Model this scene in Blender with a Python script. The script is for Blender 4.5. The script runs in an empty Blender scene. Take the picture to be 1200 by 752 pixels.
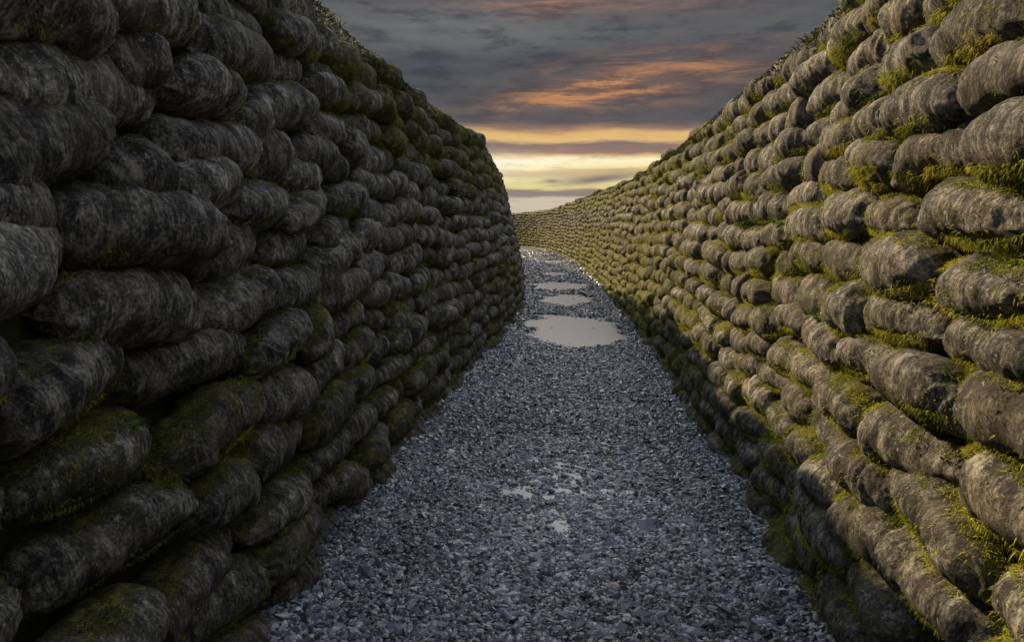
import bpy, math, random
import numpy as np
from mathutils import Vector, Matrix
rng = np.random.default_rng(11)
random.seed(11)
R = math.radians
S = bpy.context.scene
C = S.collection

# ------------------------------------------------------------------ helpers
def hash3(i, j, k, seed):
    n = (i.astype(np.int64) * 374761393 + j.astype(np.int64) * 668265263 + k.astype(np.int64) * 2147483647 + int(seed) * 974634777) & 0xffffffff
    n = ((n ^ (n >> 13)) * 1274126177) & 0xffffffff
    n = ((n ^ (n >> 16)) * 2246822519) & 0xffffffff
    return ((n ^ (n >> 15)) & 0xffffff) / float(0xffffff)
def vnoise(p, seed=0):
    """value noise of an (n,3) array, -1..1"""
    f = np.floor(p); i = f.astype(np.int64); w = p - f; w = w * w * (3 - 2 * w)
    out = 0
    for a in (0, 1):
        for b in (0, 1):
            for c in (0, 1):
                h = hash3(i[:, 0] + a, i[:, 1] + b, i[:, 2] + c, seed)
                out = out + h * (w[:, 0] if a else 1 - w[:, 0]) * (w[:, 1] if b else 1 - w[:, 1]) * (w[:, 2] if c else 1 - w[:, 2])
    return out * 2 - 1
def fbm(p, octv=3, seed=0):
    v = 0; a = 1.0; t = 0
    for o in range(octv):
        v = v + a * vnoise(p * (2.03 ** o), seed + o * 17); t += a; a *= .5
    return v / t
def sstep(x, a, b):
    t = np.clip((x - a) / (b - a), 0, 1); return t * t * (3 - 2 * t)

def build_mesh(name, V, F, mat, attrs=None, smooth=True):
    """V (n,3); F list of int arrays (m,k), one array for each face size"""
    me = bpy.data.meshes.new(name)
    V = np.asarray(V, np.float32)
    me.vertices.add(len(V)); me.vertices.foreach_set('co', V.ravel())
    F = [np.asarray(f, np.int32) for f in F if len(f)]
    loops = np.concatenate([f.ravel() for f in F])
    sizes = np.concatenate([np.full(len(f), f.shape[1], np.int32) for f in F])
    starts = np.concatenate([[0], np.cumsum(sizes)[:-1]]).astype(np.int32)
    me.loops.add(len(loops)); me.loops.foreach_set('vertex_index', loops)
    me.polygons.add(len(sizes)); me.polygons.foreach_set('loop_start', starts)
    try: me.polygons.foreach_set('loop_total', sizes)
    except Exception: pass
    me.update(calc_edges=True)
    me.polygons.foreach_set('use_smooth', np.full(len(sizes), smooth))
    for k, a in (attrs or {}).items():
        a = np.asarray(a, np.float32)
        if a.ndim == 1:
            at = me.attributes.new(k, 'FLOAT', 'POINT'); at.data.foreach_set('value', a)
        else:
            at = me.attributes.new(k, 'FLOAT_VECTOR', 'POINT'); at.data.foreach_set('vector', a.ravel())
    me.validate(); me.materials.append(mat)
    return me
def link(name, me, label=None, cat=None, group=None, kind=None):
    o = bpy.data.objects.new(name, me); C.objects.link(o)
    if label: o['label'] = label
    if cat: o['category'] = cat
    if group: o['group'] = group
    if kind: o['kind'] = kind
    return o

# ------------------------------------------------------------------ camera
FPX = 850.0; PITCH = math.atan(114 / FPX); EYE = 1.6
cam = bpy.data.cameras.new('camera'); co = bpy.data.objects.new('camera', cam); C.objects.link(co)
cam.sensor_width = 36; cam.lens = FPX / 1200 * 36; cam.clip_start = .05; cam.clip_end = 6000
co.location = (0, 0, EYE); co.rotation_euler = (R(90) - PITCH, 0, 0)
S.camera = co
def project(P):
    P = np.asarray(P, float); d = P - np.array([0, 0, EYE])
    c, s = math.cos(PITCH), math.sin(PITCH)
    z = d[:, 1] * c - d[:, 2] * s; u = d[:, 1] * s + d[:, 2] * c
    z = np.maximum(z, .05)
    return 600 + FPX * d[:, 0] / z, 376 - FPX * u / z, z
def ground_at(px, py, z=0.0):
    u = (px - 600) / FPX; v = (py - 376) / FPX
    dy = math.cos(PITCH) - v * math.sin(PITCH); dz = -math.sin(PITCH) - v * math.cos(PITCH)
    t = (z - EYE) / dz
    return u * t, dy * t

# ------------------------------------------------------------------ materials
class NT:
    def __init__(s, tree): s.t = tree; s.n = tree.nodes; s.l = tree.links
    def new(s, typ, **kw):
        n = s.n.new(typ)
        for k, v in kw.items():
            if k == 'inp':
                for a, b in v.items():
                    if hasattr(b, 'is_output'): s.l.new(b, n.inputs[a])
                    else: n.inputs[a].default_value = b
            else: setattr(n, k, v)
        return n
    def math(s, op, a, b=None, c=None, clamp=False):
        n = s.n.new('ShaderNodeMath'); n.operation = op; n.use_clamp = clamp
        for i, v in enumerate((a, b, c)):
            if v is None: continue
            if hasattr(v, 'is_output'): s.l.new(v, n.inputs[i])
            else: n.inputs[i].default_value = v
        return n.outputs[0]
    def mix(s, f, a, b, blend='MIX'):
        n = s.n.new('ShaderNodeMix'); n.data_type = 'RGBA'; n.blend_type = blend
        for i, v in ((0, f), (6, a), (7, b)):
            if hasattr(v, 'is_output'): s.l.new(v, n.inputs[i])
            else: n.inputs[i].default_value = v if i == 0 else (*v[:3], 1)
        return n.outputs[2]
    def noise(s, vec, scale, detail=4, rough=.55, **kw):
        n = s.new('ShaderNodeTexNoise', inp={'Scale': scale, 'Detail': detail, 'Roughness': rough, **kw})
        if vec is not None: s.l.new(vec, n.inputs['Vector'])
        return n.outputs['Fac']
    def ramp(s, f, stops, interp='LINEAR'):
        n = s.n.new('ShaderNodeValToRGB'); n.color_ramp.interpolation = interp; cr = n.color_ramp
        while len(cr.elements) < len(stops): cr.elements.new(.5)
        for e, (p, c) in zip(cr.elements, stops):
            e.position = p; e.color = (*c, 1) if len(c) == 3 else c
        s.l.new(f, n.inputs[0]); return n.outputs[0]
    def map(s, vec, loc=(0, 0, 0), rot=(0, 0, 0), scale=(1, 1, 1)):
        n = s.n.new('ShaderNodeMapping'); s.l.new(vec, n.inputs[0])
        n.inputs[1].default_value = loc; n.inputs[2].default_value = rot; n.inputs[3].default_value = scale
        return n.outputs[0]
    def attr(s, name):
        n = s.n.new('ShaderNodeAttribute'); n.attribute_name = name; return n
    def step(s, x, a, b):
        n = s.n.new('ShaderNodeMapRange'); n.interpolation_type = 'SMOOTHSTEP'
        s.l.new(x, n.inputs[0]); n.inputs[1].default_value = a; n.inputs[2].default_value = b; return n.outputs[0]
def material(name):
    m = bpy.data.materials.new(name); m.use_nodes = True
    nt = NT(m.node_tree); b = m.node_tree.nodes['Principled BSDF']
    return m, nt, b
def bump(nt, b, parts):
    prev = None
    for h, st, dist in parts:
        n = nt.new('ShaderNodeBump', inp={'Strength': st, 'Distance': dist, 'Height': h})
        if prev is not None: nt.l.new(prev, n.inputs['Normal'])
        prev = n.outputs[0]
    nt.l.new(prev, b.inputs['Normal'])

def mat_bag():
    m, nt, b = material('weathered_sandbag')
    bc = nt.attr('bagco').outputs['Vector']; moss = nt.attr('moss').outputs['Fac']; tone = nt.attr('tone').outputs['Fac']
    # transverse streaks: fine along the bag, long round it
    st = nt.noise(nt.map(bc, scale=(34, 7, 7)), 1.0, 6, .68)
    blot = nt.noise(bc, 12, 7, .70)
    fine = nt.noise(bc, 95, 4, .7)
    v = nt.math('ADD', nt.math('MULTIPLY', st, .45), nt.math('ADD', nt.math('MULTIPLY', blot, .55), nt.math('ADD', nt.math('MULTIPLY', fine, .42), nt.math('MULTIPLY', nt.noise(nt.map(bc, scale=(120, 34, 34)), 1.0, 3, .7), .30))))
    col = nt.ramp(v, [(.735, (.012, .012, .0125)), (.81, (.044, .043, .041)), (.865, (.118, .111, .098)), (.93, (.26, .243, .208)), (1.0, (.47, .44, .385))])
    col = nt.mix(nt.math('MULTIPLY', nt.step(nt.noise(bc, 4, 3), .45, .7), .45), col, (.13, .095, .06), 'MIX')
    tn = nt.new('ShaderNodeCombineColor', inp={0: tone, 1: tone, 2: tone}).outputs[0]
    col = nt.mix(1.0, col, tn, 'MULTIPLY')
    # lichen discs, pale grey
    vo = nt.new('ShaderNodeTexVoronoi', feature='F1', inp={'Scale': 20.0, 'Randomness': 1.0})
    nt.l.new(nt.mix(.06, bc, nt.new('ShaderNodeTexNoise', inp={'Vector': bc, 'Scale': 60.0}).outputs['Color']), vo.inputs['Vector'])
    rs = nt.math('MULTIPLY', nt.new('ShaderNodeSeparateColor', inp={0: vo.outputs['Color']}).outputs[0], .30)
    li = nt.math('LESS_THAN', vo.outputs['Distance'], nt.math('SUBTRACT', rs, .10))
    li = nt.math('MULTIPLY', li, nt.step(nt.noise(bc, 45, 3, .6), .38, .62))
    li2 = nt.step(nt.noise(bc, 110, 3, .75), .62, .70)
    li2 = nt.math('MULTIPLY', li2, nt.step(nt.noise(bc, 7, 3), .45, .62))
    col = nt.mix(nt.math('MULTIPLY', nt.math('MAXIMUM', li, li2), .75), col, (.46, .44, .39))
    # moss
    mn = nt.noise(bc, 14, 6, .72); mf = nt.noise(bc, 170, 3, .7)
    mm = nt.math('ADD', nt.math('ADD', moss, nt.math('MULTIPLY', nt.math('SUBTRACT', mn, .5), 1.5)), nt.math('MULTIPLY', nt.math('SUBTRACT', mf, .5), .9))
    mk = nt.step(mm, .44, .70)
    mcol0 = None; mcol = nt.ramp(nt.math('ADD', nt.math('MULTIPLY', mf, .5), nt.math('MULTIPLY', nt.noise(bc, 25, 3), .5)),
                   [(.38, (.022, .024, .008)), (.5, (.090, .088, .020)), (.62, (.36, .34, .045))])
    col = nt.mix(nt.math('MULTIPLY', mk, .86), col, mcol)
    nt.l.new(col, b.inputs['Base Color'])
    b.inputs['Roughness'].default_value = .82; b.inputs['Specular IOR Level'].default_value = .35
    weave = nt.noise(nt.map(bc, scale=(230, 120, 120)), 1.0, 2, .6)
    bump(nt, b, [(st, .7, .014), (nt.noise(bc, 34, 6, .75), 1.0, .013), (weave, .6, .003), (nt.math('MULTIPLY', mk, nt.math('ADD', mf, .3)), .9, .010)])
    return m
def mat_blade(name, stops, rough=.7):
    m, nt, b = material(name)
    v = nt.attr('var').outputs['Fac']
    nt.l.new(nt.ramp(v, stops), b.inputs['Base Color'])
    b.inputs['Roughness'].default_value = rough; b.inputs['Specular IOR Level'].default_value = .2
    # a little light through the thin blades
    tr = nt.new('ShaderNodeBsdfTranslucent'); nt.l.new(nt.ramp(v, stops), tr.inputs[0])
    mx = nt.new('ShaderNodeMixShader', inp={0: .3}); nt.l.new(b.outputs[0], mx.inputs[1]); nt.l.new(tr.outputs[0], mx.inputs[2])
    nt.l.new(mx.outputs[0], nt.n['Material Output'].inputs[0])
    return m
def mat_soil():
    m, nt, b = material('mossy_soil')
    g = nt.new('ShaderNodeNewGeometry').outputs['Position']
    n1 = nt.noise(g, 5, 6, .65); n2 = nt.noise(g, 60, 4, .7)
    nt.l.new(nt.ramp(nt.math('ADD', nt.math('MULTIPLY', n1, .6), nt.math('MULTIPLY', n2, .4)),
             [(.35, (.02, .018, .012)), (.5, (.045, .05, .016)), (.65, (.09, .10, .028))]), b.inputs['Base Color'])
    b.inputs['Roughness'].default_value = .95
    bump(nt, b, [(n1, .8, .06), (n2, .8, .015)])
    return m
def mat_ground():
    m, nt, b = material('grass_field')
    g = nt.new('ShaderNodeNewGeometry').outputs['Position']
    n1 = nt.noise(g, .05, 5, .6); n2 = nt.noise(g, 6, 5, .7)
    nt.l.new(nt.ramp(nt.math('ADD', nt.math('MULTIPLY', n1, .6), nt.math('MULTIPLY', n2, .4)),
             [(.35, (.03, .035, .014)), (.5, (.055, .07, .022)), (.68, (.10, .11, .04))]), b.inputs['Base Color'])
    b.inputs['Roughness'].default_value = .95
    bump(nt, b, [(n2, .8, .06)])
    return m
def mat_pathbed():
    m, nt, b = material('wet_grit')
    g = nt.new('ShaderNodeNewGeometry').outputs['Position']
    n1 = nt.noise(g, 3, 4, .6)
    vo = nt.new('ShaderNodeTexVoronoi', inp={'Scale': 45.0, 'Vector': g})
    cc = nt.new('ShaderNodeSeparateColor', inp={0: vo.outputs['Color']}).outputs[0]
    col = nt.ramp(cc, [(0, (.04, .044, .052)), (.5, (.12, .13, .155)), (1, (.30, .32, .36))])
    col = nt.mix(nt.step(vo.outputs['Distance'], .25, .6), col, (.03, .03, .032))
    col = nt.mix(nt.math('MULTIPLY', nt.step(n1, .45, .65), .4), col, (.045, .042, .036))
    nt.l.new(col, b.inputs['Base Color'])
    b.inputs['Roughness'].default_value = .55
    bump(nt, b, [(nt.math('MULTIPLY', vo.outputs['Distance'], -1), 1.0, .012), (nt.noise(g, 120, 3), .4, .004)])
    return m
def mat_stone():
    m, nt, b = material('crushed_slate')
    v = nt.attr('var').outputs['Fac']; g = nt.new('ShaderNodeNewGeometry').outputs['Position']
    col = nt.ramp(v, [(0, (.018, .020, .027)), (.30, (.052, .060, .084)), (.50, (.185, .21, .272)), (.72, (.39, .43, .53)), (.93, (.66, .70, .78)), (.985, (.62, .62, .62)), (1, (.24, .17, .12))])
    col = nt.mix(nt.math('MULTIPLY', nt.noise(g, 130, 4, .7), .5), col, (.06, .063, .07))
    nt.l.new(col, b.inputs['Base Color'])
    b.inputs['Roughness'].default_value = .26; b.inputs['Specular IOR Level'].default_value = .6
    bump(nt, b, [(nt.noise(g, 220, 4, .7), .5, .003)])
    return m
def mat_water(rough=.22, ior=5.0, name='puddle_water'):
    m, nt, b = material(name)
    g = nt.new('ShaderNodeNewGeometry').outputs['Position']
    b.inputs['Base Color'].default_value = (.16, .165, .17, 1); b.inputs['Roughness'].default_value = rough  # base paler than the water itself: brightness of the sky's reflection painted in
    b.inputs['IOR'].default_value = ior
    bump(nt, b, [(nt.noise(nt.map(g, scale=(1, .5, 1)), 7, 2, .4), .06, .01)])
    return m
M_BAG = mat_bag(); M_SOIL = mat_soil(); M_GROUND = mat_ground(); M_BED = mat_pathbed(); M_STONE = mat_stone(); M_WATER = mat_water(); M_FILM = mat_water(.42, 2.0, 'sheen_film')  # the film takes the same pale base, its sheen partly painted in
M_MOSS = mat_blade('moss', [(0, (.030, .042, .008)), (.25, (.11, .14, .016)), (.52, (.31, .34, .032)), (.80, (.56, .52, .05)), (1, (.34, .20, .04))])
M_GRASS = mat_blade('crest_grass', [(0, (.022, .026, .010)), (.5, (.050, .060, .014)), (.85, (.10, .10, .025)), (1, (.14, .10, .05))])
M_WEED = mat_blade('weed_leaf', [(0, (.05, .11, .02)), (.6, (.13, .25, .035)), (1, (.24, .36, .06))], .5)

# ------------------------------------------------------------------ wall courses
KL = [((-1.40, -1.5), (-1.46, -1.5), 2.85), ((-1.22, .5), (-1.30, .5), 2.85), ((-1.04, 2.1), (-1.15, 2.1), 2.85), ((-.87, 4.0), (-1.06, 4.0), 2.78),
      ((-.72, 5.4), (-.97, 5.3), 2.76), ((-.50, 7.5), (-.78, 7.5), 2.76), ((-.30, 9.0), (-.60, 9.0), 2.76), ((-.02, 11.0), (-.45, 10.9), 2.76), ((.20, 14.8), (-.37, 14.8), 2.75),
      ((.25, 18), (-.3, 18), 2.65), ((.26, 22.5), (-.3, 22.4), 2.6), ((.10, 28), (-.5, 27.8), 2.5), ((-.7, 34), (-1.3, 33.6), 2.5), ((-2.6, 40), (-3.1, 39.4), 2.5), ((-5.5, 45), (-5.9, 44), 2.5), ((-10, 47.5), (-10.3, 46.5), 2.5)]
KR = [((.82, -1.5), (.92, -1.5), 2.6), ((.98, .5), (1.10, .5), 2.6), ((1.17, 2.4), (1.32, 2.4), 2.6), ((1.34, 3.6), (1.53, 3.5), 2.6),
      ((1.43, 4.7), (1.67, 4.6), 2.6), ((1.53, 6.1), (1.80, 6.0), 2.6), ((1.74, 8.8), (2.09, 8.8), 2.58), ((1.92, 12), (2.33, 12), 2.56),
      ((2.16, 16.4), (2.60, 16.4), 2.55), ((2.50, 23.7), (2.92, 24), 2.66), ((2.56, 33.5), (2.98, 34), 2.66), ((2.05, 44.5), (2.3, 45.5), 2.45),
      ((.5, 50.5), (.7, 51.6), 2.3), ((-3, 55), (-2.8, 56.2), 2.2), ((-10, 58), (-10, 59.2), 2.2)]
class Wall:
    def __init__(s, knots, side):
        s.side = side      # +1: faces +x (left wall)
        K = np.array([[*b, *t, h] for b, t, h in knots], float)
        # Catmull-Rom, dense
        P = np.vstack([2 * K[0] - K[1], K, 2 * K[-1] - K[-2]]); out = []
        for i in range(1, len(P) - 2):
            t = np.linspace(0, 1, 40, endpoint=False)[:, None]
            p0, p1, p2, p3 = P[i - 1], P[i], P[i + 1], P[i + 2]
            out.append(.5 * (2 * p1 + (p2 - p0) * t + (2 * p0 - 5 * p1 + 4 * p2 - p3) * t ** 2 + (3 * p1 - p0 - 3 * p2 + p3) * t ** 3))
        D = np.vstack(out + [K[-1:]]); mid = (D[:, :2] + D[:, 2:4]) / 2
        s.s = np.concatenate([[0], np.cumsum(np.linalg.norm(np.diff(mid, axis=0), axis=1))]); s.D = D; s.L = s.s[-1]
    def row(s, q):
        return np.array([np.interp(q, s.s, s.D[:, k]) for k in range(5)])
    def P(s, q, z):
        r = s.row(q); t = max(0.0, z / r[4])
        w = t ** 1.35
        return np.array([r[0] + (r[2] - r[0]) * w, r[1] + (r[3] - r[1]) * w, z])
    def frame(s, q, z):
        T = s.P(q + .15, z) - s.P(q - .15, z); T /= np.linalg.norm(T)
        U = s.P(q, z + .15) - s.P(q, z - .05 if z > .1 else z - .0); U /= np.linalg.norm(U)
        U -= T * U.dot(T); U /= np.linalg.norm(U)
        N = np.cross(T, U) * s.side * 1.0
        if N[0] * s.side < 0 and abs(T[1]) > .3: N = -N
        return T, N, U
WL = Wall(KL, 1); WR = Wall(KR, -1)

def moss_amount(side, x, y, z):
    """how much moss grows at a point (a fact of the place: damp crest, damp foot)"""
    if side > 0:
        a = .10 + .46 * sstep(z, 1.55, 2.4) * sstep(y, 2.6, 5) + .27 * (1 - sstep(z, .9, 1.6)) + .10 * sstep(y, 5, 10)
    else:
        a = .15 + .24 * sstep(y, 4, 13) + .20 * (1 - sstep(z, 1.3, 1.9)) * sstep(y, 1.2, 3.5) + .26 * sstep(z, 1.9, 2.3) * sstep(y, 3.5, 6) + .20 * (1 - sstep(z, .6, 1.5)) * sstep(y, 6, 12) + .10 * (1 - sstep(z, .2, .6))
    return a

bags = []     # dicts
for wall in (WL, WR):
    left = wall is WL; PITCHZ = .178 if left else .166
    for k in range(18):
        zc = .05 + PITCHZ * k
        if zc > 2.9: break
        q = -.3 + random.random() * .5
        while q < wall.L - .3:
            y_here = wall.row(q)[1]
            if left: L = random.triangular(.34, .68, .47) if y_here > 4 else random.triangular(.46, .78, .60)
            else: L = random.triangular(.34, .68, .50) if y_here > 4 else random.triangular(.40, .70, .54)
            if random.random() < .10: L = random.uniform(.28, .38)
            qc = q + L / 2; q += L * .95
            if qc > wall.L: break
            H = wall.row(qc)[4] + .06 * math.sin(qc * 1.7 + wall.side) + random.uniform(-.04, .04)
            yq = wall.row(qc)[1]
            # the courses of the left wall have slumped: they stand higher at the near end
            rise = .125 * min(3.2, max(0, 4.8 - yq)) if left else .03 * min(3, max(0, 4.5 - yq))
            up = sstep(np.float64(zc), .15, 1.25); gain = 1 + .55 * rise * (1 - up * .4)
            wav = .034 * math.sin(qc * .9 + wall.side * 2) + .022 * math.sin(qc * 2.3 + k * .35) + .014 * math.sin(qc * 5.1 + k * .9)
            z = zc + rise * up + wav * min(1, k / 3) + random.uniform(-.018, .018) * (1 if left else .6)
            if z > H: continue
            T, N, U = wall.frame(qc, max(z, .12))
            ry = random.uniform(.135, .18); rz = random.uniform(.088, .116) * gain * (1.06 if left else 1)
            c = wall.P(qc, z) - N * (ry * .9 - .02 + random.uniform(-.055, .045) * (1 if left else .75))
            X = np.cross(N, U)
            Rm = np.stack([X, N, U], 1)
            g = 1.25 if (left and yq < 5) else 1.0
            jt = 1.0 if left else .62
            yaw = random.gauss(0, 8) * g * jt; roll = random.gauss(0, 9); pit = random.gauss(0, 4.6) * g * jt
            pit -= math.degrees(math.atan(.10)) * (-1 if X[1] > 0 else 1) * float(up) * (1 if (left and yq < 4.8) else 0) * -1
            J = np.array(Matrix.Rotation(R(yaw), 3, 'Z') @ Matrix.Rotation(R(pit), 3, 'Y') @ Matrix.Rotation(R(roll), 3, 'X'))
            bags.append(dict(wall=wall, course=k, q=qc, L=L, c=c, R=Rm @ J, ry=ry, rz=rz, seed=random.randrange(1 << 20),
                             tone=random.uniform(.66, 1.22)))

# the ones that show largest
for b in bags:
    a = b['L'] / 2
    cs = np.array([[sx * a, sy * b['ry'], sz * b['rz']] for sx in (-1, 1) for sy in (-1, 1) for sz in (-1, 1)]) @ b['R'].T + b['c']
    x, y, d = project(cs)
    cx, cy, cd = project(b['c'][None])
    b['in'] = bool(cs[:, 1].min() > .25 and x.max() > 5 and x.min() < 1195 and y.max() > 5 and y.min() < 747)
    b['ctr'] = bool(b['c'][1] > .25 and -30 < cx[0] < 1230 and -25 < cy[0] < 777)
    x = np.clip(x, 0, 1200); y = np.clip(y, 0, 752)
    b['area'] = (x.max() - x.min()) * (y.max() - y.min()) if b['in'] else 0
    b['d'] = float(np.linalg.norm(b['c'] - np.array([0, 0, EYE])))
    if b['wall'] is WL and b['c'][1] > 15.0: b['area'] = 0
cand = sorted([b for b in bags if b['ctr'] and b['area'] > 0], key=lambda b: -b['area'])
for b in bags: b['solo'] = False
for b in cand[:300]: b['solo'] = True

def bag_shape(b, nu, nv):
    r = np.random.default_rng(b['seed'])
    th = np.linspace(-np.pi / 2, np.pi / 2, nu + 2)[1:-1]
    t = np.sin(th) * .55 + (th / (np.pi / 2)) * .45
    ph = np.linspace(0, 2 * np.pi, nv, endpoint=False)
    Tt, Ph = np.meshgrid(t, ph, indexing='ij')
    p = r.uniform(2.2, 4.8); qq = r.uniform(1.8, 2.3)
    prof = (1 - np.abs(Tt) ** p) ** (1 / qq)
    prof = prof * (1 + r.uniform(-.10, .10) * Tt)
    if r.random() < .35:
        prof = prof * (1 - r.uniform(.05, .15) * np.exp(-((Tt - r.uniform(-.5, .5)) / r.uniform(.07, .16)) ** 2))
    if r.random() < .42:   # gathered end
        sgn = r.choice([-1, 1]); prof = prof * (1 - .22 * sstep(sgn * Tt, .45, .95))
    cp, sp = np.cos(Ph), np.sin(Ph)
    a = b['L'] / 2
    x = a * Tt; y = b['ry'] * prof * np.sign(cp) * np.abs(cp) ** .95; z = b['rz'] * prof * np.sign(sp) * np.abs(sp) ** .97
    pts = np.stack([x, y, z], -1).reshape(-1, 3)
    poles = np.array([[-a * 1.0, 0, 0], [a * 1.0, 0, 0]]); pts = np.vstack([pts, poles])
    ca = np.append(cp.ravel(), [0, 0]); sa = np.append(sp.ravel(), [0, 0]); tt = np.append(Tt.ravel(), [-1, 1])
    sd = b['seed'] % 997
    off = np.array([sd * .37, sd * .73, sd * .19])
    rad = pts * np.array([.25, 1, 1]); ln = np.linalg.norm(rad, axis=1, keepdims=True) + 1e-6; rad = rad / ln
    lump = fbm(pts * 6.5 + off, 2, sd) * .030
    fold = (1 - np.abs(vnoise(np.stack([pts[:, 0] * 17 + 1.8 * lump / .02, ca * 1.1 + sd, sa * 1.1], 1), sd + 5))) ** 2 * .014 * (.45 + 1.3 * tt ** 2)
    rid = vnoise(np.stack([pts[:, 0] * 52, ca * 1.3, sa * 1.3 + sd], 1), sd + 9) * .0036 * (.6 + .8 * np.abs(tt))
    fine = fbm(pts * 55 + off, 2, sd + 3) * .0035
    fade = np.clip(ln[:, 0] / .05, 0, 1)
    pts = pts + rad * ((lump + fold + rid + fine - .006) * fade)[:, None]
    pts[:, 2] -= r.uniform(-.01, .035) * tt ** 2
    pts[:, 1] -= r.uniform(-.01, .03) * tt ** 2
    bc = pts + off
    i, j = np.meshgrid(np.arange(nu - 1), np.arange(nv), indexing='ij'); j2 = (j + 1) % nv
    quads = np.stack([i * nv + j, (i + 1) * nv + j, (i + 1) * nv + j2, i * nv + j2], -1).reshape(-1, 4)
    js = np.arange(nv); j2 = (js + 1) % nv; n0 = nu * nv
    tri = np.vstack([np.stack([np.full(nv, n0), js, j2], 1), np.stack([np.full(nv, n0 + 1), (nu - 1) * nv + j2, (nu - 1) * nv + js], 1)])
    W = pts @ b['R'].T + b['c']
    A = moss_amount(b['wall'].side, W[:, 0], W[:, 1], W[:, 2])
    joint = sstep(np.abs(sa), .55, 1.0) * .44 + sstep(np.abs(tt), .8, 1.0) * .20
    patch = fbm(W * 2.6, 3, 77) * .34
    m = A + joint * (.5 + A + (.5 * sstep(W[:, 1], 5, 13) if b['wall'].side < 0 else 0)) + patch + b.setdefault('mj', r.uniform(-.14, .14))
    return pts, quads, tri, W, m, bc
def ordinal(n):
    o = 'first second third fourth fifth sixth seventh eighth ninth tenth eleventh twelfth thirteenth fourteenth fifteenth sixteenth seventeenth eighteenth nineteenth twentieth'.split()
    if n <= 20: return o[n - 1]
    tens = {2: 'twenty', 3: 'thirty', 4: 'forty', 5: 'fifty'}
    if n % 10 == 0: return {30: 'thirtieth', 40: 'fortieth', 50: 'fiftieth'}[n]
    return tens[n // 10] + '-' + o[n % 10 - 1]

# position of each bag within the frame's stretch of its course
from collections import defaultdict
rows = defaultdict(list)
for b in bags:
    if b['ctr']: rows[(b['wall'].side, b['course'])].append(b)
for key, l in rows.items():
    l.sort(key=lambda b: b['q'])
    for i, b in enumerate(l): b['idx'] = i + 1

rest_V = []; rest_Q = []; rest_T = []; rest_m = []; rest_bc = []; rest_tone = []; nofs = 0
for b in bags:
    if b['solo']:
        nu, nv = (84, 56) if b['d'] < 3.6 else ((56, 36) if b['d'] < 6 else (40, 26))
        pts, Q, Tr, W, m, bc = bag_shape(b, nu, nv)
        me = build_mesh('sandbag', pts, [Q, Tr], M_BAG, dict(moss=m, bagco=bc, tone=np.full(len(pts), b['tone'])))
        side = b['wall'].side
        front = m[np.abs(m) < 99].mean()
        look = []
        if b['L'] > .64: look.append('long')
        elif b['L'] < .45: look.append('short')
        look.append('mossy' if front > .52 else ('part mossed' if front > .30 else 'bare'))
        look.append('dark' if b['tone'] < .85 else ('pale' if b['tone'] > 1.06 else 'grey'))
        base = ' '.join(look[:3])
        crs = 'bottom course' if b['course'] == 0 else ordinal(b['course'] + 1) + ' course up'
        pos = 'nearest the frame edge' if b['idx'] == 1 else ordinal(b['idx']) + ' from frame edge'
        o = link('sandbag', me, f"{base} sandbag, {pos}, {crs}, {'left' if side > 0 else 'right'} wall", 'sandbag',
                 'sandbags stacked in the left wall' if side > 0 else 'sandbags stacked in the right wall')
        o.matrix_world = Matrix([[*b['R'][r_], b['c'][r_]] for r_ in range(3)] + [[0, 0, 0, 1]])
    else:
        nu, nv = (40, 28) if b['d'] < 5 else ((28, 20) if b['d'] < 10 else (18, 14))
        if b['c'][1] > .2 and b['area'] == 0 and b['d'] > 6: nu, nv = 14, 12
        pts, Q, Tr, W, m, bc = bag_shape(b, nu, nv)
        rest_V.append(W); rest_Q.append(Q + nofs); rest_T.append(Tr + nofs); rest_m.append(m); rest_bc.append(bc); rest_tone.append(np.full(len(W), b['tone'])); nofs += len(W)
me = build_mesh('sandbags', np.vstack(rest_V), [np.vstack(rest_Q), np.vstack(rest_T)], M_BAG,
                dict(moss=np.concatenate(rest_m), bagco=np.vstack(rest_bc), tone=np.concatenate(rest_tone)))
link('sandbags', me, 'smaller looking sandbags filling the far reaches and edges of both trench walls', 'sandbags', kind='stuff')

# ------------------------------------------------------------------ moss, grass: blades
def blades(P, D, Lb, Wb, droop):
    """P roots, D unit directions, Lb lengths, Wb widths -> V, quads, tris"""
    n = len(P)
    rnd = rng.normal(size=(n, 3)); side = np.cross(D, rnd); side /= np.linalg.norm(side, axis=1, keepdims=True) + 1e-9
    mid = P + D * (Lb * .5)[:, None]; tip = P + D * Lb[:, None]
    mid[:, 2] -= droop * Lb * .12; tip[:, 2] -= droop * Lb * .55
    w = (side * Wb[:, None])
    V = np.stack([P - w * .5, P + w * .5, mid + w * .42, mid - w * .42, tip], 1).reshape(-1, 3)
    k = np.arange(n)[:, None] * 5
    return V, k + np.array([0, 1, 2, 3]), k + np.array([3, 2, 4])
def blade_object(name, lists, mat, label, cat):
    V = []; Q = []; T = []; A = []; o = 0
    for P, D, Lb, Wb, dr, var in lists:
        v, q, t = blades(P, D, Lb, Wb, dr); V.append(v); Q.append(q + o); T.append(t + o); A.append(np.repeat(var, 5)); o += len(v)
    me = build_mesh(name, np.vstack(V), [np.vstack(Q), np.vstack(T)], mat, dict(var=np.clip(np.concatenate(A), 0, 1)), smooth=False)
    return link(name, me, label, cat, kind='stuff')

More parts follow.
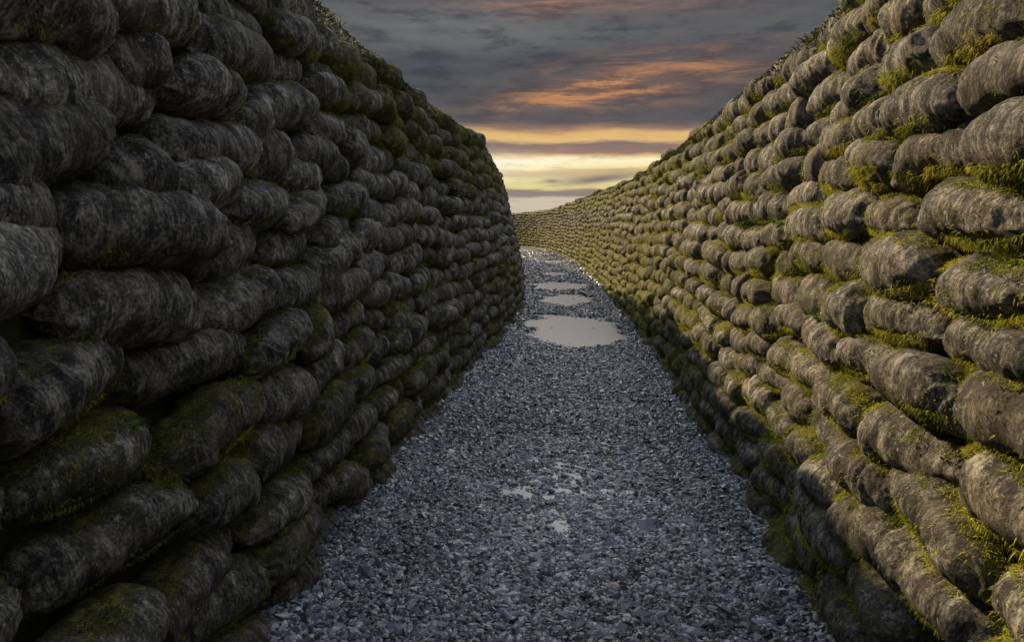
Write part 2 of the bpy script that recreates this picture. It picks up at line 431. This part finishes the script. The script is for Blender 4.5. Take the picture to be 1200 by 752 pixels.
for wall, nm in ((WL, 'left'), (WR, 'right')):
    lists = []
    for b in bags:
        if b['wall'] is not wall or b['c'][1] < .6 or b['d'] > 30: continue
        if wall is WL and b['c'][1] > 16: continue
        far = b['d']
        A0 = float(moss_amount(wall.side, *[np.array([v]) for v in b['c']])[0])
        n = int(3600 if far < 4.5 else (1500 if far < 8 else (520 if far < 13 else 130)))
        r = rng.random(n); t = rng.uniform(-.97, .97, n)
        top = rng.random(n) < .5
        ph = np.where(top, rng.uniform(.75, 1.5, n), rng.uniform(-1.45, -.62, n))
        anyw = rng.random(n) < (.12 + .75 * max(0, A0 - .3)); ph = np.where(anyw, rng.uniform(-1.4, 1.45, n), ph)
        prof = (1 - np.abs(t) ** 3.1) ** (1 / 2.2)
        loc = np.stack([t * b['L'] / 2, b['ry'] * prof * np.cos(ph) ** .9, b['rz'] * prof * np.sign(np.sin(ph)) * np.abs(np.sin(ph)) ** .86], 1)
        W = loc @ b['R'].T + b['c']
        clump = fbm(W * 3.1, 3, 77) * .9 + fbm(W * 17, 2, 5) * .8
        A = moss_amount(wall.side, W[:, 0], W[:, 1], W[:, 2])
        keep = (A * 1.25 + clump * .62 + b.get('mj', 0)) > (.02 if wall.side < 0 else .22)
        if not keep.any(): continue
        t = t[keep]; ph = ph[keep]; W = W[keep]; n = len(W)
        nl = np.stack([t ** 5 * .8, np.cos(ph), np.sin(ph)], 1) @ b['R'].T
        D = nl * .6 + rng.normal(size=(n, 3)) * .62 + np.array([0, 0, -.2]); D /= np.linalg.norm(D, axis=1, keepdims=True)
        sz = 1.0 if far < 5 else (1.35 if far < 9 else (1.9 if far < 14 else 2.6))
        Lb = rng.uniform(.004, .014, n) * np.where(rng.random(n) < .08, 1.8, 1) * (1.25 if wall.side < 0 else 1) * (1 + .35 * (sz - 1)); Wb = rng.uniform(.0016, .0034, n) * sz
        var = .40 + fbm(W * 5, 2, 31) * .45 + rng.normal(size=n) * .15 + (.12 if wall.side < 0 else -.20)
        lists.append((W - nl * .004, D, Lb, Wb, .7, var))
    if wall is WL:   # tufts on the path
        for px, py, rr in ((712, 533, .05), (622, 548, .045), (700, 497, .035), (575, 625, .03)):
            gx, gy = ground_at(px, py); n = 320
            P = np.stack([gx + rng.normal(size=n) * rr, gy + rng.normal(size=n) * rr, np.full(n, .006)], 1)
            D = rng.normal(size=(n, 3)) * .5 + np.array([0, 0, .8]); D /= np.linalg.norm(D, axis=1, keepdims=True)
            lists.append((P, D, rng.uniform(.012, .03, n), rng.uniform(.002, .004, n), .4, rng.uniform(0, .4, n)))
    blade_object('moss', lists, M_MOSS, f"yellow-green moss growing in the joints between the sandbags of the {nm} wall", 'moss')

# ------------------------------------------------------------------ banks behind the bags
for wall, nm in ((WL, 'left'), (WR, 'right')):
    qs = np.arange(0, wall.L, .18); prof = []
    for q in qs:
        H = wall.row(q)[4]; line = []
        T, N, U = wall.frame(q, H * .5); Nh = np.array([N[0], N[1], 0]); Nh /= np.linalg.norm(Nh)
        for z in (-.3, .2, .7, 1.3, H * .75, H - .05): line.append(wall.P(q, max(z, 0)) * np.array([1, 1, 0]) + np.array([0, 0, z]) - Nh * .19)
        e = wall.P(q, H)
        line.append(e - Nh * .22 + np.array([0, 0, .07])); line.append(e - Nh * .45 + np.array([0, 0, .10])); line.append(e - Nh * .8 + np.array([0, 0, .06]))
        line.append(e - Nh * 1.2 + np.array([0, 0, -.15])); line.append((e - Nh * 2.2) * np.array([1, 1, .45])); line.append((e - Nh * 3.4) * np.array([1, 1, 0]) + np.array([0, 0, -.12]))
        prof.append(line)
    G = np.array(prof); nq, npf = G.shape[:2]; V = G.reshape(-1, 3)
    topm = sstep(V[:, 2], 1.0, 2.0)
    V[:, 2] += fbm(V * 2.6, 3, 4) * .10 * topm
    i, j = np.meshgrid(np.arange(nq - 1), np.arange(npf - 1), indexing='ij')
    Qd = np.stack([i * npf + j, i * npf + j + 1, (i + 1) * npf + j + 1, (i + 1) * npf + j], -1).reshape(-1, 4)
    if wall.side < 0: Qd = Qd[:, ::-1]
    link('earth_bank', build_mesh('earth_bank', V, [Qd], M_SOIL), f"earth bank behind the {nm} sandbag wall, mossy along its crest", 'bank', kind='structure')
    # grass on the crest
    lists = []
    for q in np.arange(.6, wall.L, .12):
        r_ = wall.row(q); e = wall.P(q, r_[4]); dist = math.hypot(e[0], e[1])
        if e[1] < .5 or (wall is WL and e[1] > 17): continue
        T, N, U = wall.frame(q, r_[4] * .5); Nh = np.array([N[0], N[1], 0]); Nh /= np.linalg.norm(Nh)
        tuft = max(0, float(vnoise(np.array([[q * 1.4, 3.3, wall.side]]), 8)[0]))
        n = int(300 if dist < 9 else 170)
        if dist > 32: continue
        w = rng.uniform(-.06, .6, n); P = e + T * rng.uniform(-.07, .07, n)[:, None] - Nh * w[:, None]
        P[:, 2] = e[2] + np.clip(-.03 + .35 * w, -.05, .07)
        D = rng.normal(size=(n, 3)) * .8 + np.array([0, 0, .8]) + Nh * np.where(w < .15, .9, .1)[:, None]; D /= np.linalg.norm(D, axis=1, keepdims=True)
        Lb = rng.uniform(.010, .026, n) * (1 + 3 * tuft * rng.random(n)); Wb = rng.uniform(.005, .010, n) * (1 if dist < 9 else 1.7)
        lists.append((P, D, Lb, Wb, .5, rng.uniform(0, .75, n)))
    blade_object('grass', lists, M_GRASS, f"short rough grass growing along the crest of the {nm} wall", 'grass')

# ------------------------------------------------------------------ ground, path, water
PUD = []
for x0, x1, y0, y1 in ((608, 735, 369, 408), (632, 697, 344.5, 358), (620, 690, 330, 340.5), (634, 666, 318.5, 323.5), (628, 660, 305, 308)):
    ax, ay = ground_at((x0 + x1) / 2, y1); bx, by = ground_at((x0 + x1) / 2, y0)
    lx, _ = ground_at(x0, (y0 + y1) / 2); rx, _ = ground_at(x1, (y0 + y1) / 2)
    PUD.append(((lx + rx) / 2, (ay + by) / 2, (rx - lx) / 2, (by - ay) / 2, .05))
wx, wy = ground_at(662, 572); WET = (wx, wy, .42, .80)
def ground_h(x, y):
    p = np.stack([x, y, np.zeros_like(x)], 1)
    h = fbm(p * 2.1, 3, 21) * .011 + .004
    for (cx, cy, a, b_, dp) in PUD:
        e = np.sqrt(((x - cx) / a) ** 2 + ((y - cy) / b_) ** 2) + fbm(p * 2.6 + cy, 3, 9) * .42 + fbm(p * 9, 2, 19) * .10
        h = h * sstep(e, .4, 1.4) - dp * (1 - sstep(e, .55, 1.25)) + .010 * sstep(e, .9, 1.2) * (1 - sstep(e, 1.2, 2.2))
    e = np.sqrt(((x - WET[0]) / WET[2]) ** 2 + ((y - WET[1]) / WET[3]) ** 2) + fbm(p * 5.5, 3, 14) * .75
    h = h - (.0128 + .017 * vnoise(p * 21.0, 44)) * (1 - sstep(e, .3, 1.5))
    for wl_, sg in ((WL, 1), (WR, -1)):
        o = np.argsort(wl_.D[:, 1]); ex = np.interp(y, wl_.D[o, 1], wl_.D[o, 0])
        h = h + (.045 + .02 * vnoise(p * 2.2, 70)) * (1 - sstep((x - ex) * sg, -.04, .20)) * sstep((x - ex) * sg, -.4, -.1)
    return h
xs = np.arange(-3.2, 4.0, .04); ys = np.concatenate([np.arange(-2, 17, .055), np.arange(17, 60, .15)])
# sheet follows the trench: shift with the path's centre line
cyl = lambda y: np.interp(y, [-2, 4, 15, 24, 33, 45, 54, 60], [0, .2, .8, .9, .6, -.8, -6, -12])
X, Y = np.meshgrid(xs, ys, indexing='ij'); X = X * np.interp(Y, [0, 18, 34, 60], [1, 1, 1.6, 2.6]) + cyl(Y)
Z = ground_h(X.ravel(), Y.ravel())
V = np.stack([X.ravel(), Y.ravel(), Z], 1); ny = len(ys)
i, j = np.meshgrid(np.arange(len(xs) - 1), np.arange(ny - 1), indexing='ij')
Qd = np.stack([i * ny + j, (i + 1) * ny + j, (i + 1) * ny + j + 1, i * ny + j + 1], -1).reshape(-1, 4)
link('path', build_mesh('path', V, [Qd], M_BED), 'wet grey gravel path running between the two sandbag walls', 'path', kind='structure')
gs = np.array([-3000, -1200, -500, -200, -80, -30, 0, 30, 80, 200, 500, 1200, 3000.])
gx, gy = np.meshgrid(gs, gs, indexing='ij'); n = len(gs)
V = np.stack([gx.ravel(), gy.ravel(), np.full(n * n, -.12)], 1)
i, j = np.meshgrid(np.arange(n - 1), np.arange(n - 1), indexing='ij')
Qd = np.stack([i * n + j, (i + 1) * n + j, (i + 1) * n + j + 1, i * n + j + 1], -1).reshape(-1, 4)
link('ground', build_mesh('ground', V, [Qd], M_GROUND), 'flat grass country around the trench', 'ground', kind='structure')
def water(cx, cy, a, b_, z, label, cat='puddle', mat=None):
    an = np.linspace(0, 2 * np.pi, 48, endpoint=False)
    V = np.vstack([np.stack([cx + a * np.cos(an), cy + b_ * np.sin(an), np.full(48, z)], 1), [[cx, cy, z]]])
    T = np.stack([np.arange(48), (np.arange(48) + 1) % 48, np.full(48, 48)], 1)
    link('water', build_mesh('water', V, [T], mat or M_WATER), label, cat, kind='structure')
for (cx, cy, a, b_, dp), lb in zip(PUD, ('large puddle mirroring the sky and the right wall', 'second puddle beyond the large one', 'thin wide puddle in mid path', 'small far puddle before the bend', 'farthest sliver of puddle at the bend')):
    water(cx, cy, a * 1.4, b_ * 1.4, -.006, lb)
water(WET[0], WET[1], WET[2] * 1.35, WET[3] * 1.35, -.0008, 'shallow film of water between the stones in the foreground', mat=M_FILM)

# gravel
def stones(n, ylo, yhi, size):
    y = rng.uniform(ylo, yhi, n)
    yk = np.arange(-1, 37, .25)
    def edge(wall, yk): 
        D = wall.D; o = np.argsort(D[:, 1]); return np.interp(yk, D[o, 1], D[o, 0])
    xl = edge(WL, y) - .12; xr = edge(WR, y) + .12
    x = xl + (xr - xl) * rng.random(n)
    base = np.array([[math.cos(a) * (1 if k == 0 else .7), math.sin(a) * (1 if k == 0 else .7), zz] for k, zz in ((0, 0.),) for a in np.arange(6) * math.pi / 3] +
                    [[.55 * math.cos(a), .55 * math.sin(a), .62] for a in np.arange(3) * 2 * math.pi / 3 + .5] + [[.55 * math.cos(a), .55 * math.sin(a), -.62] for a in np.arange(3) * 2 * math.pi / 3 + .5])
    tris = [(6, 7, 8), (9, 11, 10)]
    # rim to cap
    for a, b_, c_ in ((0, 1, 6), (1, 2, 7), (1, 7, 6), (2, 3, 7), (3, 4, 8), (3, 8, 7), (4, 5, 8), (5, 0, 6), (5, 6, 8)):
        tris.append((a, b_, c_)); lo = lambda k: k + 3 if k >= 6 else k; tris.append((lo(b_), lo(a), lo(c_)))
    tris = np.array(tris)
    s = size * rng.lognormal(0, .34, n)
    sc = np.stack([s * rng.uniform(.8, 1.35, n), s * rng.uniform(.5, .8, n), s * rng.uniform(.34, .62, n)], 1)
    B = base[None] * (1 + rng.uniform(-.17, .17, (n, 12, 1))) * sc[:, None]
    yaw = rng.uniform(0, 6.283, n); tilt = rng.normal(0, .42, n); ta = rng.uniform(0, 6.283, n)
    # tilt about a random horizontal axis, after yaw
    c, s_ = np.cos(yaw)[:, None], np.sin(yaw)[:, None]
    B = np.stack([B[..., 0] * c - B[..., 1] * s_, B[..., 0] * s_ + B[..., 1] * c, B[..., 2]], -1)
    kx = np.cos(ta)[:, None]; ky = np.sin(ta)[:, None]; ct = np.cos(tilt)[:, None]; st = np.sin(tilt)[:, None]
    dot = B[..., 0] * kx + B[..., 1] * ky
    cr = np.stack([ky * B[..., 2], -kx * B[..., 2], kx * B[..., 1] - ky * B[..., 0]], -1)
    B = B * ct[..., None] + cr * st[..., None] + np.stack([kx * dot, ky * dot, 0 * dot], -1) * (1 - ct)[..., None]
    z = ground_h(x, y) + rng.uniform(-.004, .009, n)
    # keep the puddles' floors clear of most stones
    V = B + np.stack([x, y, z], 1)[:, None]
    T = (np.arange(n)[:, None, None] * 12 + tris[None]).reshape(-1, 3)
    p = np.stack([x, y, z * 0], 1)
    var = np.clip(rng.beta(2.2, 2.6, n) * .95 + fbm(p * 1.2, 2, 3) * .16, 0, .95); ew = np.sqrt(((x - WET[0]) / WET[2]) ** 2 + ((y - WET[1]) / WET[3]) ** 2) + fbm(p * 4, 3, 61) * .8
    var = np.clip(var + .24 * (1 - sstep(ew, .4, 1.8)) - .36 * sstep(y, 8.0, 14), 0, .95); var = np.where(rng.random(n) < .006, 1, var)  # stones in the wet patch painted paler to imitate its sheen
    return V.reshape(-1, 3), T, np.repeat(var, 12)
Vs = []; Ts = []; As = []; o = 0
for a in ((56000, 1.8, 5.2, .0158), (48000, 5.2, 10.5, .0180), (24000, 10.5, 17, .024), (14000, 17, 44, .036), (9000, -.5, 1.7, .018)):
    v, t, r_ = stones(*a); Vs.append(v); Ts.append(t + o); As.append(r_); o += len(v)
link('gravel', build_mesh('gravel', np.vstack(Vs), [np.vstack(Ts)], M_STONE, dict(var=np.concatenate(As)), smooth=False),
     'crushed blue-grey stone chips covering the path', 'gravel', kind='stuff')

# ------------------------------------------------------------------ weeds rooted in the joints
def find_on_wall(px, py, wall):
    best = None
    for b in bags:
        if b['wall'] is not wall or not b['ctr']: continue
        x, y, d = project((b['c'] + b['R'][:, 1] * b['ry'])[None]); e = (x[0] - px) ** 2 + (y[0] - py) ** 2
        if best is None or e < best[0]: best = (e, b)
    return best[1]
WEEDS = [(941, 398, WR, 1.0, 'bright green broad-leaved weed low down among yellow moss on the right wall'),
         (1016, 346, WR, .8, 'small bright green weed between large bare sandbags of the right wall'),
         (1006, 18, WR, .8, 'weed sprouting near the crest at the top of the right wall'),
         (815, 205, WR, 1.5, 'leafy weed tuft in the upper right wall below the crest'),
         (887, 272, WR, .9, 'small yellow-green weed halfway up the right wall'),
         (1128, 470, WR, .7, 'weed in the mossy joint near the right frame edge'),
         (388, 437, WL, .5, 'tiny weed in the lower courses of the left wall'),
         (118, 560, WL, .6, 'straggly weed hanging between big sandbags low on the left wall')]
for px, py, wall, sc, lb in WEEDS:
    b = find_on_wall(px, py, wall); root = b['c'] + b['R'] @ np.array([random.uniform(-.6, .6) * b['L'] / 2, b['ry'] * .80, b['rz'] * .66])
    V = []; Q = []; A = []
    for k in range(16):
        az = random.uniform(0, 6.283); el = random.uniform(.1, 1.3); L = random.uniform(.025, .06) * sc
        d = b['R'][:, 1] * .7 + np.array([math.cos(az) * math.cos(el), math.sin(az) * math.cos(el), math.sin(el) * .9]); d /= np.linalg.norm(d)
        sd = np.cross(d, [0, 0, 1]); sd /= np.linalg.norm(sd); up = np.cross(sd, d); w = L * random.uniform(.16, .26)
        n0 = len(V)
        for t_, ww, lift in ((0, .12, 0), (.35, .5, .06), (.65, 1, .06), (.88, .6, -.02), (1.05, .05, -.12)):
            for s_ in (-1, 0, 1): V.append(root + d * L * t_ + sd * w * ww * s_ + up * (lift * L + (.22 * w * ww if s_ else 0)))
        for r_ in range(4):
            for c_ in range(2): Q.append((n0 + r_ * 3 + c_, n0 + r_ * 3 + c_ + 1, n0 + r_ * 3 + c_ + 4, n0 + r_ * 3 + c_ + 3))
        A += [random.uniform(.2, 1)] * 15
    V = np.array(V)
    me = build_mesh('weed', V - root, [np.array(Q)], M_WEED, dict(var=A))
    o = link('weed', me, lb, 'weed', 'weeds rooted between the sandbags'); o.location = root

# ------------------------------------------------------------------ sky, sun
SUN_AZ, SUN_EL = -38.0, 32.0      # azimuth clockwise from +Y (straight ahead)
w = bpy.data.worlds.new('World'); S.world = w; w.use_nodes = True
nt = NT(w.node_tree); bg = w.node_tree.nodes['Background']
sky = nt.new('ShaderNodeTexSky'); sky.sky_type = 'NISHITA'; sky.sun_disc = False
sky.sun_elevation = R(SUN_EL); sky.sun_rotation = R(SUN_AZ % 360)
d = nt.new('ShaderNodeTexCoord').outputs['Generated']
sx = nt.new('ShaderNodeSeparateXYZ', inp={0: d}).outputs
el = nt.math('SUBTRACT', nt.math('MULTIPLY', nt.math('ARCSINE', sx[2]), 180 / math.pi), 1.5)           # degrees above the far haze line
az = nt.math('MULTIPLY', nt.math('ARCTAN2', sx[0], sx[1]), 180 / math.pi)
vec = nt.new('ShaderNodeCombineXYZ', inp={0: az, 1: el, 2: 0.0}).outputs[0]
warp = nt.noise(nt.map(vec, scale=(.10, .55, 1)), 1.0, 5, .6)
warp2 = nt.noise(nt.map(vec, loc=(7, 3, 0), scale=(.035, .20, 1)), 1.0, 4, .55)
elw = nt.math('ADD', el, nt.math('ADD', nt.math('MULTIPLY', nt.math('SUBTRACT', warp, .5), 1.5), nt.math('MULTIPLY', nt.math('SUBTRACT', warp2, .5), 1.2)))
def s2l(r, g, b): return tuple(((c / 255) / 12.92 if c / 255 <= .04045 else ((c / 255 + .055) / 1.055) ** 2.4) for c in (r, g, b))
T0 = 20.0
stops = [(-.5, (205, 190, 170)), (.25, (205, 190, 170)), (.45, (140, 130, 125)), (.85, (140, 128, 122)), (1.05, (232, 214, 140)), (1.6, (240, 228, 165)), (2.0, (205, 180, 130)),
         (2.4, (205, 178, 128)), (2.7, (250, 232, 165)), (3.3, (255, 246, 205)), (3.6, (230, 190, 120)), (3.85, (150, 118, 105)), (4.5, (128, 108, 104)), (4.8, (226, 186, 120)), (5.3, (222, 180, 112)),
         (5.7, (150, 116, 96)), (6.2, (84, 81, 84)), (8.0, (70, 72, 77)), (10.5, (70, 72, 78)), (12.0, (88, 89, 90)), (14.0, (84, 84, 86)), (15.5, (62, 63, 68)), (19.5, (62, 64, 70))]
# two ramps (32 stops at most each)
f = nt.math('DIVIDE', nt.math('ADD', elw, 1.0), T0 + 1, clamp=True)
base = nt.ramp(f, [((e + 1) / (T0 + 1), s2l(*c)) for e, c in stops])
def blob(az0, el0, ra, re, tilt=0.0):
    """soft ellipse in azimuth and elevation"""
    da = nt.math('SUBTRACT', az, az0); de = nt.math('SUBTRACT', nt.math('SUBTRACT', el, el0), nt.math('MULTIPLY', da, tilt))
    q = nt.math('ADD', nt.math('POWER', nt.math('ABSOLUTE', nt.math('DIVIDE', da, ra)), 2.0), nt.math('POWER', nt.math('ABSOLUTE', nt.math('DIVIDE', de, re)), 2.0))
    return nt.math('POWER', 2.718, nt.math('MULTIPLY', q, -1.0))
streak = nt.noise(nt.map(vec, rot=(0, 0, R(-9)), scale=(.15, 1.15, 1)), 1.0, 8, .70, Distortion=.5)
wisp = nt.step(streak, .42, .66)
fine = nt.noise(nt.map(vec, loc=(3, 9, 2), scale=(.22, .9, 1)), 1.0, 7, .65)
# grey structure
base = nt.mix(nt.math('MULTIPLY', nt.step(fine, .42, .72), .20), base, s2l(118, 116, 116))
base = nt.mix(nt.math('MULTIPLY', nt.step(fine, .52, .34), nt.math('MULTIPLY', nt.step(el, 5.6, 7), .62)), base, s2l(50, 53, 64))
# orange lit cloud edges
or1 = nt.math('MULTIPLY', nt.math('ADD', blob(9.5, 9.0, 8.5, 1.5, .10), nt.math('MULTIPLY', blob(4, 8.0, 4.5, .8, .18), 1.0)), nt.math('ADD', nt.math('MULTIPLY', wisp, 1.0), .16), clamp=True)
base = nt.mix(nt.math('MULTIPLY', or1, .78), base, s2l(208, 142, 90))
or2 = nt.math('MULTIPLY', blob(4.5, 14.6, 9.0, .9, -.02), nt.math('ADD', wisp, .2), clamp=True)
base = nt.mix(nt.math('MULTIPLY', or2, .75), base, s2l(176, 124, 98))
lg = nt.math('MULTIPLY', blob(-3, 13.0, 9, 1.6), nt.math('ADD', nt.step(fine, .35, .6), .2), clamp=True)
base = nt.mix(nt.math('MULTIPLY', lg, .3), base, s2l(132, 132, 130))
# horizon glow is strongest a little left of straight ahead, dies away round the sky
glow = nt.math('MULTIPLY', blob(-4, 3.0, 7, .8), .9, clamp=True)
base = nt.mix(nt.math('MULTIPLY', glow, .7), base, (1.0, .97, .80))
away = nt.math('MULTIPLY', nt.step(nt.math('ABSOLUTE', az), 25, 70), nt.step(el, 9, 5))
base = nt.mix(away, base, s2l(120, 122, 130))
dk = blob(6.6, 1.85, 3.2, .32, .09); base = nt.mix(nt.math('MULTIPLY', dk, .9, clamp=True), base, s2l(112, 98, 108))
dk2 = blob(3.1, 1.75, .7, .16, .0); base = nt.mix(nt.math('MULTIPLY', dk2, .8, clamp=True), base, s2l(130, 110, 112))
edge = nt.noise(nt.map(vec, loc=(1, 5, 0), scale=(.35, 2.2, 1)), 1.0, 6, .62)
base = nt.mix(nt.math('MULTIPLY', nt.step(edge, .5, .72), nt.math('MULTIPLY', nt.step(el, 6.2, 5.2), .45)), base, s2l(170, 140, 118))
# above the frame, out of view: brighter sky added to light the trench
cl = nt.noise(nt.new('ShaderNodeVectorMath', operation='SCALE', inp={0: d, 'Scale': 3.0}).outputs[0], 1.0, 5, .55)
hi = nt.ramp(cl, [(.3, (.25, .285, .35)), (.7, (.48, .52, .59))])
front = nt.math('MULTIPLY', nt.step(nt.math('ABSOLUTE', az), 36, 18), nt.step(el, 32, 23))  # added bright band of unseen sky ahead, there to whiten the puddles
hi = nt.mix(front, hi, (3.9, 3.9, 3.85))
base = nt.mix(1.0, base, (.80, .80, .80), 'MULTIPLY')
base = nt.mix(nt.step(elw, 15.9, 19.5), base, hi)
# below the horizon: nothing shows; keep it dim
scaled = nt.new('ShaderNodeVectorMath', operation='SCALE', inp={0: base, 'Scale': 10.0}).outputs[0]
mixed = nt.mix(.985, sky.outputs[0], scaled)
nt.l.new(mixed, bg.inputs[0]); bg.inputs[1].default_value = .1

sun = bpy.data.lights.new('sun', 'SUN'); so = bpy.data.objects.new('sun', sun); C.objects.link(so)
sun.energy = 5.0; sun.angle = R(.6); sun.color = (1.0, .755, .43)
sd = Vector((math.sin(R(SUN_AZ)) * math.cos(R(SUN_EL)), math.cos(R(SUN_AZ)) * math.cos(R(SUN_EL)), math.sin(R(SUN_EL))))
so.rotation_euler = sd.to_track_quat('Z', 'Y').to_euler(); so.location = (-6, 8, 9)

S.view_settings.view_transform = 'Standard'; S.view_settings.look = 'None'; S.view_settings.gamma = 1; S.view_settings.exposure = .35
S.render.engine = 'CYCLES'; S.cycles.use_denoising = True
try: S.cycles.denoiser = 'OPENIMAGEDENOISE'; S.cycles.denoising_input_passes = 'RGB_ALBEDO_NORMAL'
except Exception: pass
S.cycles.max_bounces = 6; S.cycles.diffuse_bounces = 3
